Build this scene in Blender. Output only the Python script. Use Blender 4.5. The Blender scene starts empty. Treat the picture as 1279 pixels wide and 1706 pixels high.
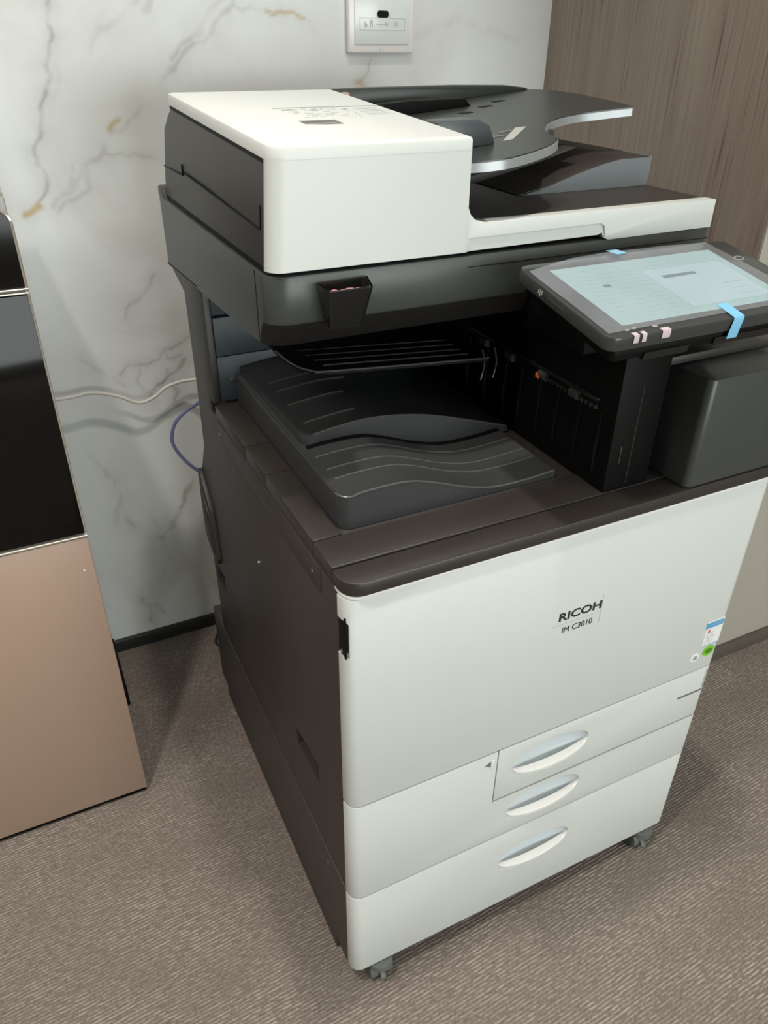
import bpy, bmesh, math, random
import numpy as np
from mathutils import Vector, Matrix

C = bpy.context.scene.collection
SC = bpy.context.scene
PI = math.pi
random.seed(4)

# ------------------------------------------------------------------ camera
cam_d = bpy.data.cameras.new('camera'); cam = bpy.data.objects.new('camera', cam_d); C.objects.link(cam)
yaw, pitch, roll = 0.459183, -0.562986, 0.010580
fwd = Vector((math.sin(yaw)*math.cos(pitch), math.cos(yaw)*math.cos(pitch), math.sin(pitch)))
r0 = Vector((math.cos(yaw), -math.sin(yaw), 0)); u0 = r0.cross(fwd)
r_ = r0*math.cos(roll)+u0*math.sin(roll); u_ = u0*math.cos(roll)-r0*math.sin(roll)
M = Matrix((r_, u_, -fwd)).transposed().to_4x4(); M.translation = Vector((-0.2199, -0.5285, 1.1985))
cam.matrix_world = M
cam_d.sensor_fit = 'HORIZONTAL'; cam_d.sensor_width = 36; cam_d.lens = 1268.5/1279*36
cam_d.clip_start = .01
SC.camera = cam

# ------------------------------------------------------------------ world, lights, exposure
w = bpy.data.worlds.new('world'); SC.world = w; w.use_nodes = True
w.node_tree.nodes['Background'].inputs[0].default_value = (0.82, 0.86, 0.84, 1)
w.node_tree.nodes['Background'].inputs[1].default_value = 0.36
def area(name, loc, rot, sx, sy, power, col):
    l = bpy.data.lights.new(name, 'AREA'); l.shape = 'RECTANGLE'; l.size = sx; l.size_y = sy
    l.energy = power; l.color = col
    o = bpy.data.objects.new(name, l); C.objects.link(o); o.location = loc; o.rotation_euler = rot; return o
for loc, pw, ang in (((0.18, 0.04, 2.61), 62, 80), ((-0.62, -0.29, 2.61), 78, 92)):
    sp = bpy.data.lights.new('downlight', 'SPOT'); sp.energy = pw; sp.color = (1, .95, .87); sp.shadow_soft_size = .045
    sp.spot_size = math.radians(ang); sp.spot_blend = .9
    so = bpy.data.objects.new('downlight', sp); C.objects.link(so); so.location = loc
area('ceiling_panel_light', (-1.75, -0.2, 2.60), (0, 0, 0), 1.2, .6, 10, (1, .96, .92))
area('ceiling_panel_light', (1.6, -2.0, 2.60), (0, 0, 0), 1.2, .6, 16, (.93, 1, .96))
area('front_fill_light', (0.80, -3.3, 0.90), (math.radians(90), 0, 0), 2.4, 1.3, 70, (.92, 1, .98))  # added cool fill behind the camera, no window is built there
SC.view_settings.view_transform = 'Standard'; SC.view_settings.look = 'None'
SC.view_settings.gamma = 1; SC.view_settings.use_curve_mapping = False
SC.view_settings.exposure = 0.08

# ------------------------------------------------------------------ materials
def mat(name, col, rough=.5, metal=0, spec=.5, bump=0, bscale=300, noise=0, nscale=20, coat=0, emit=None, estr=0, trans=0):
    m = bpy.data.materials.new(name); m.use_nodes = True
    nt = m.node_tree; b = nt.nodes['Principled BSDF']
    b.inputs['Base Color'].default_value = (*col, 1); b.inputs['Roughness'].default_value = rough
    b.inputs['Metallic'].default_value = metal; b.inputs['Specular IOR Level'].default_value = spec
    b.inputs['Coat Weight'].default_value = coat
    if trans: b.inputs['Transmission Weight'].default_value = trans
    if emit: b.inputs['Emission Color'].default_value = (*emit, 1); b.inputs['Emission Strength'].default_value = estr
    tc = nt.nodes.new('ShaderNodeTexCoord')
    if noise:
        n = nt.nodes.new('ShaderNodeTexNoise'); n.inputs['Scale'].default_value = nscale; n.inputs['Detail'].default_value = 4
        nt.links.new(tc.outputs['Object'], n.inputs['Vector'])
        mx = nt.nodes.new('ShaderNodeMix'); mx.data_type = 'RGBA'
        mx.inputs[6].default_value = (*[c*(1-noise) for c in col], 1); mx.inputs[7].default_value = (*[min(1, c*(1+noise)) for c in col], 1)
        nt.links.new(n.outputs['Fac'], mx.inputs[0]); nt.links.new(mx.outputs[2], b.inputs['Base Color'])
    if bump:
        n = nt.nodes.new('ShaderNodeTexNoise'); n.inputs['Scale'].default_value = bscale; n.inputs['Detail'].default_value = 2
        nt.links.new(tc.outputs['Object'], n.inputs['Vector'])
        bp = nt.nodes.new('ShaderNodeBump'); bp.inputs['Strength'].default_value = bump; bp.inputs['Distance'].default_value = .0005
        nt.links.new(n.outputs['Fac'], bp.inputs['Height']); nt.links.new(bp.outputs[0], b.inputs['Normal'])
    return m
WHITE = mat('white_plastic', (.655, .68, .655), .38, bump=.12, bscale=900, noise=.02, nscale=6)
DARK = mat('charcoal_plastic', (.040, .037, .034), .42, bump=.3, bscale=1200, noise=.06, nscale=10)
DECK = mat('deck_plastic', (.034, .028, .025), .38, bump=.3, bscale=1200, noise=.15, nscale=14)
SIDE = mat('side_sheet_plastic', (.040, .033, .030), .45, bump=.25, bscale=1200, noise=.08, nscale=8)
FRONTG = mat('grey_green_plastic', (.052, .058, .055), .36, bump=.2, bscale=1200, noise=.05)
BLUEG = mat('blue_grey_plastic', (.030, .042, .052), .45, bump=.2, bscale=1000, noise=.05)
TRAYM = mat('tray_plastic', (.042, .043, .044), .36, bump=.3, bscale=1200, noise=.12, nscale=14)
BLACK = mat('black_plastic', (.0025, .0025, .0025), .55, spec=.16, bump=.1, noise=.1)
TRAYTOP = mat('feeder_tray_plastic', (.032, .037, .034), .30, bump=.1, bscale=900, noise=.05)
GLOSS = mat('gloss_black_plastic', (.012, .012, .012), .2, noise=.05)
SILVER = mat('silver_edge_plastic', (.34, .36, .37), .32, metal=.3, noise=.03)
GREYS = mat('slate_plastic', (.16, .18, .19), .42, noise=.05, bump=.1)
HANDLE = mat('handle_grey_plastic', (.82, .81, .78), .18, noise=.03)
BOWL = mat('recess_plastic', (.60, .645, .67), .3, noise=.03)
INK = mat('black_ink', (.02, .02, .022), .5, noise=.02)
GREYINK = mat('grey_ink', (.15, .145, .14), .5, noise=.02)
PALEINK = mat('pale_grey_ink', (.42, .42, .40), .5, noise=.02)
PAPER = mat('label_paper', (.82, .84, .82), .45, noise=.02)
BLUEINK = mat('blue_label_ink', (.10, .38, .66), .4, noise=.03)
GREEN = mat('green_label_ink', (.22, .55, .03), .4, noise=.08, nscale=60)
DKGREEN = mat('dark_green_ink', (.05, .25, .02), .4, noise=.08)
GUIDE = mat('side_guide_plastic', (.055, .065, .072), .35, noise=.05)
RIBGLINT = mat('rib_edge_highlight', (.085, .083, .080), .28, noise=.05)  # lighter than the trays: edge glints painted into the base colour
BEZEL = mat('bezel_plastic', (.045, .048, .048), .24, noise=.05)
ENGR = mat('engraving_grey', (.60, .62, .60), .4, noise=.03)
TAPE = mat('blue_tape', (.22, .55, .80), .3, noise=.04)
PTAPE = mat('pink_tape', (.62, .52, .55), .35, noise=.04)
PINK = mat('pink_plastic', (.42, .17, .20), .5, noise=.15, nscale=80)
ORANGE = mat('orange_plastic', (.75, .16, .02), .4, noise=.05)
METAL = mat('steel', (.6, .6, .58), .25, metal=1, noise=.03)
RUBBER = mat('rubber', (.035, .035, .033), .6, noise=.1)
CASTM = mat('caster_grey_plastic', (.12, .135, .125), .45, noise=.1)
CHAMP = mat('champagne_panel', (.38, .265, .20), .34, noise=.025, nscale=3)
CTRIM = mat('champagne_metal_trim', (.80, .72, .62), .22, metal=.7, noise=.02)
CGREY = mat('cabinet_grey', (.30, .31, .29), .4, noise=.03)
GLASSB = mat('black_glass', (.006, .0055, .005), .08, spec=.22, noise=.05)
CABLEW = mat('white_cable_sheath', (.68, .65, .60), .45, noise=.03)
CABLEB = mat('blue_cable_sheath', (.22, .23, .46), .45, noise=.04)
CABLEK = mat('black_cable_sheath', (.02, .02, .02), .5, noise=.04)
BASEB = mat('baseboard_dark', (.022, .024, .023), .35, noise=.1)
BASEG = mat('baseboard_brown', (.10, .088, .075), .4, noise=.1)
PLATE = mat('plate_white_satin', (.93, .90, .87), .22, metal=0, noise=.02)
PLATEG = mat('plate_glossy_face', (.88, .92, .89), .2, metal=0, noise=.02)
WWALL = mat('beige_paint', (.40, .37, .32), .7, noise=.02, bump=.2, bscale=200)
WALLB = mat('room_wall_paint', (.30, .23, .185), .6, noise=.04)
CEIL = mat('ceiling_paint', (.8, .8, .78), .8, noise=.02)

def film_mat():
    m = bpy.data.materials.new('clear_film'); m.use_nodes = True; nt = m.node_tree; nt.nodes.clear()
    o = nt.nodes.new('ShaderNodeOutputMaterial'); t = nt.nodes.new('ShaderNodeBsdfTransparent'); g = nt.nodes.new('ShaderNodeBsdfPrincipled')
    g.inputs['Base Color'].default_value = (.62, .66, .72, 1); g.inputs['Roughness'].default_value = .12
    mx = nt.nodes.new('ShaderNodeMixShader'); n = nt.nodes.new('ShaderNodeTexNoise'); n.inputs['Scale'].default_value = 14
    tc = nt.nodes.new('ShaderNodeTexCoord'); nt.links.new(tc.outputs['Object'], n.inputs['Vector'])
    r = nt.nodes.new('ShaderNodeMapRange'); r.inputs[3].default_value = .10; r.inputs[4].default_value = .34
    bp = nt.nodes.new('ShaderNodeBump'); bp.inputs['Strength'].default_value = .25; bp.inputs['Distance'].default_value = .004
    nt.links.new(n.outputs['Fac'], bp.inputs['Height']); nt.links.new(bp.outputs[0], g.inputs['Normal'])
    nt.links.new(n.outputs['Fac'], r.inputs[0]); nt.links.new(r.outputs[0], mx.inputs[0])
    nt.links.new(t.outputs[0], mx.inputs[1]); nt.links.new(g.outputs[0], mx.inputs[2]); nt.links.new(mx.outputs[0], o.inputs[0])
    return m
FILM = film_mat()
def screen_mat():
    m = mat('lit_screen', (.05, .06, .06), .15, emit=(.39, .62, .58), estr=.66)
    nt = m.node_tree; b = nt.nodes['Principled BSDF']
    n = nt.nodes.new('ShaderNodeTexNoise'); n.inputs['Scale'].default_value = 9
    tc = nt.nodes.new('ShaderNodeTexCoord'); nt.links.new(tc.outputs['Object'], n.inputs['Vector'])
    mx = nt.nodes.new('ShaderNodeMix'); mx.data_type = 'RGBA'
    mx.inputs[6].default_value = (.36, .60, .56, 1); mx.inputs[7].default_value = (.46, .64, .64, 1)
    nt.links.new(n.outputs['Fac'], mx.inputs[0]); nt.links.new(mx.outputs[2], b.inputs['Emission Color'])
    return m
SCREEN = screen_mat()
SCRDK = mat('screen_grey_item', (.03, .04, .04), .2, emit=(.10, .17, .16), estr=.8)
SCRTX = mat('screen_text_grey', (.04, .06, .06), .2, emit=(.27, .47, .44), estr=.8)
SCRLT = mat('screen_pale_panel', (.05, .06, .06), .2, emit=(.47, .62, .66), estr=.74)

def ramp(nt, stops):
    r = nt.nodes.new('ShaderNodeValToRGB'); e = r.color_ramp.elements
    e[0].position, e[0].color = stops[0][0], (*stops[0][1], 1); e[1].position, e[1].color = stops[-1][0], (*stops[-1][1], 1)
    for p, c in stops[1:-1]:
        x = e.new(p); x.color = (*c, 1)
    return r
def carpet_mat():
    m = bpy.data.materials.new('ribbed_carpet'); m.use_nodes = True; nt = m.node_tree; b = nt.nodes['Principled BSDF']; L = nt.links.new
    b.inputs['Roughness'].default_value = .95; b.inputs['Specular IOR Level'].default_value = .1
    tc = nt.nodes.new('ShaderNodeTexCoord')
    mp = nt.nodes.new('ShaderNodeMapping'); mp.inputs['Rotation'].default_value = (0, 0, math.radians(-3.5)); L(tc.outputs['Object'], mp.inputs[0])
    # ribs along x
    wob = nt.nodes.new('ShaderNodeTexNoise'); wob.inputs['Scale'].default_value = 9; wob.inputs['Detail'].default_value = 2; L(mp.outputs[0], wob.inputs['Vector'])
    sep = nt.nodes.new('ShaderNodeSeparateXYZ'); L(mp.outputs[0], sep.inputs[0])
    ma = nt.nodes.new('ShaderNodeMath'); ma.operation = 'MULTIPLY_ADD'; L(wob.outputs['Fac'], ma.inputs[0]); ma.inputs[1].default_value = .004; L(sep.outputs['Y'], ma.inputs[2])
    mm = nt.nodes.new('ShaderNodeMath'); mm.operation = 'MULTIPLY'; L(ma.outputs[0], mm.inputs[0]); mm.inputs[1].default_value = 2*PI/.0052
    sn = nt.nodes.new('ShaderNodeMath'); sn.operation = 'SINE'; L(mm.outputs[0], sn.inputs[0])
    s2 = nt.nodes.new('ShaderNodeMapRange'); L(sn.outputs[0], s2.inputs[0]); s2.inputs[1].default_value = -1; s2.inputs[2].default_value = 1
    # dashes along ribs
    d = nt.nodes.new('ShaderNodeMapping'); d.inputs['Scale'].default_value = (70, 240, 1); L(mp.outputs[0], d.inputs[0])
    dn = nt.nodes.new('ShaderNodeTexNoise'); dn.inputs['Scale'].default_value = 1; dn.inputs['Detail'].default_value = 3; L(d.outputs[0], dn.inputs['Vector'])
    dr = nt.nodes.new('ShaderNodeMapRange'); L(dn.outputs['Fac'], dr.inputs[0]); dr.inputs[1].default_value = .36; dr.inputs[2].default_value = .62
    big = nt.nodes.new('ShaderNodeMapping'); big.inputs['Scale'].default_value = (7, 13, 1); L(mp.outputs[0], big.inputs[0])
    bn = nt.nodes.new('ShaderNodeTexNoise'); bn.inputs['Scale'].default_value = 1; bn.inputs['Detail'].default_value = 5; L(big.outputs[0], bn.inputs['Vector'])
    br = nt.nodes.new('ShaderNodeMapRange'); L(bn.outputs['Fac'], br.inputs[0]); br.inputs[1].default_value = .3; br.inputs[2].default_value = .7; br.inputs[3].default_value = .25; br.inputs[4].default_value = 1
    p1 = nt.nodes.new('ShaderNodeMath'); p1.operation = 'MULTIPLY'; L(s2.outputs[0], p1.inputs[0]); L(dr.outputs[0], p1.inputs[1])
    p2 = nt.nodes.new('ShaderNodeMath'); p2.operation = 'MULTIPLY'; L(p1.outputs[0], p2.inputs[0]); L(br.outputs[0], p2.inputs[1])
    # cross flecks
    f = nt.nodes.new('ShaderNodeTexNoise'); f.inputs['Scale'].default_value = 220; f.inputs['Detail'].default_value = 2; L(mp.outputs[0], f.inputs['Vector'])
    fr = nt.nodes.new('ShaderNodeMapRange'); L(f.outputs['Fac'], fr.inputs[0]); fr.inputs[1].default_value = .3; fr.inputs[2].default_value = .75; fr.inputs[4].default_value = .38
    ad = nt.nodes.new('ShaderNodeMath'); L(p2.outputs[0], ad.inputs[0]); L(fr.outputs[0], ad.inputs[1])
    cr = ramp(nt, [(0, (.150, .122, .104)), (.35, (.225, .188, .164)), (1, (.42, .36, .32))]); L(ad.outputs[0], cr.inputs[0]); L(cr.outputs[0], b.inputs['Base Color'])
    bp = nt.nodes.new('ShaderNodeBump'); bp.inputs['Strength'].default_value = .6; bp.inputs['Distance'].default_value = .002; L(ad.outputs[0], bp.inputs['Height']); L(bp.outputs[0], b.inputs['Normal'])
    return m
def wood_mat():
    m = bpy.data.materials.new('walnut_veneer'); m.use_nodes = True; nt = m.node_tree; b = nt.nodes['Principled BSDF']; L = nt.links.new
    b.inputs['Roughness'].default_value = .5
    tc = nt.nodes.new('ShaderNodeTexCoord')
    mp = nt.nodes.new('ShaderNodeMapping'); mp.inputs['Scale'].default_value = (1, 9, .8); L(tc.outputs['Object'], mp.inputs[0])
    n = nt.nodes.new('ShaderNodeTexNoise'); n.inputs['Scale'].default_value = 1.6; n.inputs['Detail'].default_value = 3; n.inputs['Distortion'].default_value = .6; L(mp.outputs[0], n.inputs['Vector'])
    mu = nt.nodes.new('ShaderNodeMath'); mu.operation = 'MULTIPLY'; mu.inputs[1].default_value = 60; L(n.outputs['Fac'], mu.inputs[0])
    si = nt.nodes.new('ShaderNodeMath'); si.operation = 'SINE'; L(mu.outputs[0], si.inputs[0])
    mp2 = nt.nodes.new('ShaderNodeMapping'); mp2.inputs['Scale'].default_value = (1, 150, 4); L(tc.outputs['Object'], mp2.inputs[0])
    n2 = nt.nodes.new('ShaderNodeTexNoise'); n2.inputs['Scale'].default_value = 1.5; n2.inputs['Detail'].default_value = 5; L(mp2.outputs[0], n2.inputs['Vector'])
    a = nt.nodes.new('ShaderNodeMath'); a.operation = 'MULTIPLY_ADD'; L(si.outputs[0], a.inputs[0]); a.inputs[1].default_value = .03; L(n2.outputs['Fac'], a.inputs[2])
    mp3 = nt.nodes.new('ShaderNodeMapping'); mp3.inputs['Scale'].default_value = (1, 16, 1.3); L(tc.outputs['Object'], mp3.inputs[0])
    n3 = nt.nodes.new('ShaderNodeTexNoise'); n3.inputs['Scale'].default_value = 1.5; n3.inputs['Detail'].default_value = 2; L(mp3.outputs[0], n3.inputs['Vector'])
    a3 = nt.nodes.new('ShaderNodeMath'); a3.operation = 'MULTIPLY_ADD'; L(n3.outputs['Fac'], a3.inputs[0]); a3.inputs[1].default_value = .5; L(a.outputs[0], a3.inputs[2])
    cr = ramp(nt, [(.45, (.125, .088, .068)), (.62, (.275, .212, .174)), (.80, (.305, .242, .200)), (1, (.36, .295, .245))]); L(a3.outputs[0], cr.inputs[0]); L(cr.outputs[0], b.inputs['Base Color'])
    bp = nt.nodes.new('ShaderNodeBump'); bp.inputs['Strength'].default_value = .25; bp.inputs['Distance'].default_value = .001; L(n2.outputs['Fac'], bp.inputs['Height']); L(bp.outputs[0], b.inputs['Normal'])
    return m
def marble_mat():
    m = bpy.data.materials.new('white_marble'); m.use_nodes = True; nt = m.node_tree; b = nt.nodes['Principled BSDF']; L = nt.links.new
    b.inputs['Roughness'].default_value = .28
    tc = nt.nodes.new('ShaderNodeTexCoord')
    n = nt.nodes.new('ShaderNodeTexNoise'); n.inputs['Scale'].default_value = 3.2; n.inputs['Detail'].default_value = 6; n.inputs['Distortion'].default_value = .7; L(tc.outputs['Object'], n.inputs['Vector'])
    cr = ramp(nt, [(.32, (.66, .645, .615)), (.46, (.80, .81, .79)), (.62, (.85, .88, .86))]); L(n.outputs['Fac'], cr.inputs[0])
    at = nt.nodes.new('ShaderNodeAttribute'); at.attribute_name = 'vein'
    ag = nt.nodes.new('ShaderNodeAttribute'); ag.attribute_name = 'gold'
    n2 = nt.nodes.new('ShaderNodeTexNoise'); n2.inputs['Scale'].default_value = 28; n2.inputs['Detail'].default_value = 5; L(tc.outputs['Object'], n2.inputs['Vector'])
    r2 = nt.nodes.new('ShaderNodeMapRange'); L(n2.outputs['Fac'], r2.inputs[0]); r2.inputs[1].default_value = .35; r2.inputs[2].default_value = .6; r2.inputs[3].default_value = .35; r2.inputs[4].default_value = 1
    mu = nt.nodes.new('ShaderNodeMath'); mu.operation = 'MULTIPLY'; L(at.outputs['Fac'], mu.inputs[0]); L(r2.outputs[0], mu.inputs[1])
    mx = nt.nodes.new('ShaderNodeMix'); mx.data_type = 'RGBA'; L(mu.outputs[0], mx.inputs[0]); L(cr.outputs[0], mx.inputs[6]); mx.inputs[7].default_value = (.27, .255, .225, 1)
    mg = nt.nodes.new('ShaderNodeMix'); mg.data_type = 'RGBA'; L(ag.outputs['Fac'], mg.inputs[0]); L(mx.outputs[2], mg.inputs[6]); mg.inputs[7].default_value = (.56, .40, .15, 1)
    L(mg.outputs[2], b.inputs['Base Color'])
    return m
CARPET = carpet_mat(); WOOD = wood_mat(); MARBLE = marble_mat()

# ------------------------------------------------------------------ helpers
def finish(name, bm, m, parent=None, smooth=True):
    bmesh.ops.recalc_face_normals(bm, faces=bm.faces[:])
    me = bpy.data.meshes.new(name); bm.to_mesh(me); bm.free()
    me.materials.append(m)
    if smooth:
        me.polygons.foreach_set('use_smooth', [True]*len(me.polygons))
        try: me.set_sharp_from_angle(angle=math.radians(35))
        except Exception: pass
    o = bpy.data.objects.new(name, me); C.objects.link(o)
    if parent: attach(o, parent)
    return o
def attach(o, parent):
    bpy.context.view_layer.update()
    o.parent = parent; o.matrix_parent_inverse = parent.matrix_world.inverted()
def thing(name, label, cat, loc, group=None):
    o = bpy.data.objects.new(name, None); C.objects.link(o); o.location = loc
    o.empty_display_size = .05; o['label'] = label; o['category'] = cat
    if group: o['group'] = group
    bpy.context.view_layer.update(); return o
def tag(o, label, cat, group=None):
    o['label'] = label; o['category'] = cat
    if group: o['group'] = group
    return o
def box(bm, x0, x1, y0, y1, z0, z1):
    v = [bm.verts.new(p) for p in ((x0,y0,z0),(x1,y0,z0),(x1,y1,z0),(x0,y1,z0),(x0,y0,z1),(x1,y0,z1),(x1,y1,z1),(x0,y1,z1))]
    return [bm.faces.new([v[i] for i in f]) for f in ((0,3,2,1),(4,5,6,7),(0,1,5,4),(1,2,6,5),(2,3,7,6),(3,0,4,7))]
def bev(bm, edges, off, seg=3):
    edges = [e for e in edges if e.is_valid]
    if edges: bmesh.ops.bevel(bm, geom=edges, offset=off, segments=seg, profile=.5, affect='EDGES', clamp_overlap=True)
def rbox(x0, x1, y0, y1, z0, z1, b=.002, seg=2):
    bm = bmesh.new(); box(bm, x0, x1, y0, y1, z0, z1)
    if b: bev(bm, bm.edges[:], b, seg)
    return bm
def rboxv(x0, x1, y0, y1, z0, z1, r, sel, b=.0015, seg=6):
    """box whose vertical edges chosen by sel(x,y) are rounded by r"""
    bm = bmesh.new(); box(bm, x0, x1, y0, y1, z0, z1)
    es = [e for e in bm.edges if abs(e.verts[0].co.z-e.verts[1].co.z) > 1e-6 and sel(e.verts[0].co.x, e.verts[0].co.y)]
    bev(bm, es, r, seg)
    if b: bev(bm, [e for e in bm.edges if len(e.link_faces) == 2 and e.calc_face_angle(0) > .6], b, 2)
    return bm
def prism(pts, axis, a0, a1, b=0, seg=2, bm=None):
    """pts: 2D polygon in the plane normal to axis. x: (y,z); y: (x,z); z: (x,y)"""
    bm = bm or bmesh.new()
    def P(p, a): return (a, p[0], p[1]) if axis == 'x' else ((p[0], a, p[1]) if axis == 'y' else (p[0], p[1], a))
    A = [bm.verts.new(P(p, a0)) for p in pts]; B = [bm.verts.new(P(p, a1)) for p in pts]
    bm.faces.new(A); bm.faces.new(B[::-1])
    n = len(pts)
    for i in range(n): bm.faces.new((A[i], A[(i+1)%n], B[(i+1)%n], B[i]))
    bmesh.ops.recalc_face_normals(bm, faces=bm.faces[:])
    if b: bev(bm, [e for e in bm.edges if e.calc_face_angle(0) > .5], b, seg)
    return bm
def tube(pts, r, n=10, bm=None, cap=True, sub=6):
    bm = bm or bmesh.new()
    P = [Vector(p) for p in pts]
    if sub and len(P) > 2:
        Q = []
        for i in range(len(P)-1):
            p0 = P[max(i-1, 0)]; p1 = P[i]; p2 = P[i+1]; p3 = P[min(i+2, len(P)-1)]
            for k in range(sub):
                t = k/sub
                Q.append(.5*((2*p1)+(p2-p0)*t+(2*p0-5*p1+4*p2-p3)*t*t+(3*p1-p0-3*p2+p3)*t**3))
        Q.append(P[-1]); P = Q
    rings = []; up = Vector((.13, .3, .95)).normalized()
    for i, p in enumerate(P):
        t = (P[min(i+1, len(P)-1)]-P[max(i-1, 0)]).normalized()
        a = t.cross(up)
        if a.length < .05: a = t.cross(Vector((1, 0, 0)))
        a.normalize(); b = t.cross(a)
        rr = r[i*len(r)//len(P)] if isinstance(r, (list, tuple)) else r
        rings.append([bm.verts.new(p+a*math.cos(2*PI*k/n)*rr+b*math.sin(2*PI*k/n)*rr) for k in range(n)])
    for A, B in zip(rings, rings[1:]):
        for k in range(n): bm.faces.new((A[k], A[(k+1)%n], B[(k+1)%n], B[k]))
    if cap: bm.faces.new(rings[0][::-1]); bm.faces.new(rings[-1])
    return bm
def cyl(bm, c, r, h, axis='z', n=20, r2=None):
    M = Matrix.Translation(c)
    if axis == 'x': M = M @ Matrix.Rotation(PI/2, 4, 'Y')
    if axis == 'y': M = M @ Matrix.Rotation(PI/2, 4, 'X')
    bmesh.ops.create_cone(bm, cap_ends=True, segments=n, radius1=r, radius2=r if r2 is None else r2, depth=h, matrix=M)
    return bm
def cut(o, cutters):
    """boolean-subtract cutter bmeshes from mesh object o"""
    tmp = []
    for bm in cutters:
        bmesh.ops.recalc_face_normals(bm, faces=bm.faces[:])
        me = bpy.data.meshes.new('c'); bm.to_mesh(me); bm.free()
        me.materials.append(o.data.materials[0])
        c = bpy.data.objects.new('c', me); C.objects.link(c); tmp.append(c)
        md = o.modifiers.new('b', 'BOOLEAN'); md.operation = 'DIFFERENCE'; md.object = c; md.solver = 'EXACT'
    bpy.context.view_layer.update()
    dg = bpy.context.evaluated_depsgraph_get(); me = bpy.data.meshes.new_from_object(o.evaluated_get(dg))
    o.modifiers.clear(); old = o.data; o.data = me; me.name = o.name; bpy.data.meshes.remove(old)
    for c in tmp:
        d = c.data; bpy.data.objects.remove(c); bpy.data.meshes.remove(d)
    me.polygons.foreach_set('use_smooth', [True]*len(me.polygons))
    me.set_sharp_from_angle(angle=math.radians(35))
def text(body, size, m, name, parent, mw, sx=1, bold=0, depth=.0002):
    cu = bpy.data.curves.new('t', 'FONT'); cu.body = body; cu.size = size; cu.extrude = depth; cu.offset = bold
    o = bpy.data.objects.new('t', cu); C.objects.link(o); bpy.context.view_layer.update()
    me = bpy.data.meshes.new_from_object(o.evaluated_get(bpy.context.evaluated_depsgraph_get()))
    bpy.data.objects.remove(o); me.transform(mw @ Matrix.Diagonal((sx, 1, 1, 1))); me.name = name
    me.materials.clear(); me.materials.append(m)
    q = bpy.data.objects.new(name, me); C.objects.link(q); attach(q, parent); return q
def dupe(o, dx, parent, name=None):
    c = o.copy(); C.objects.link(c); c.location = Vector(o.location)+Vector(dx); c.parent = parent
    c.matrix_parent_inverse = o.matrix_parent_inverse.copy(); return c
def struct(name, bm, m):
    o = finish(name, bm, m); o['kind'] = 'structure'; return o

# ------------------------------------------------------------------ setting
YB, XW, YF = .9025, .8346, .3046
def plane(pts):
    bm = bmesh.new(); bm.faces.new([bm.verts.new(p) for p in pts]); return bm
bm = bmesh.new(); box(bm, -2.8, 3.2, -3.5, YB+.12, -.05, 0)
struct('floor', bm, CARPET)
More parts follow.
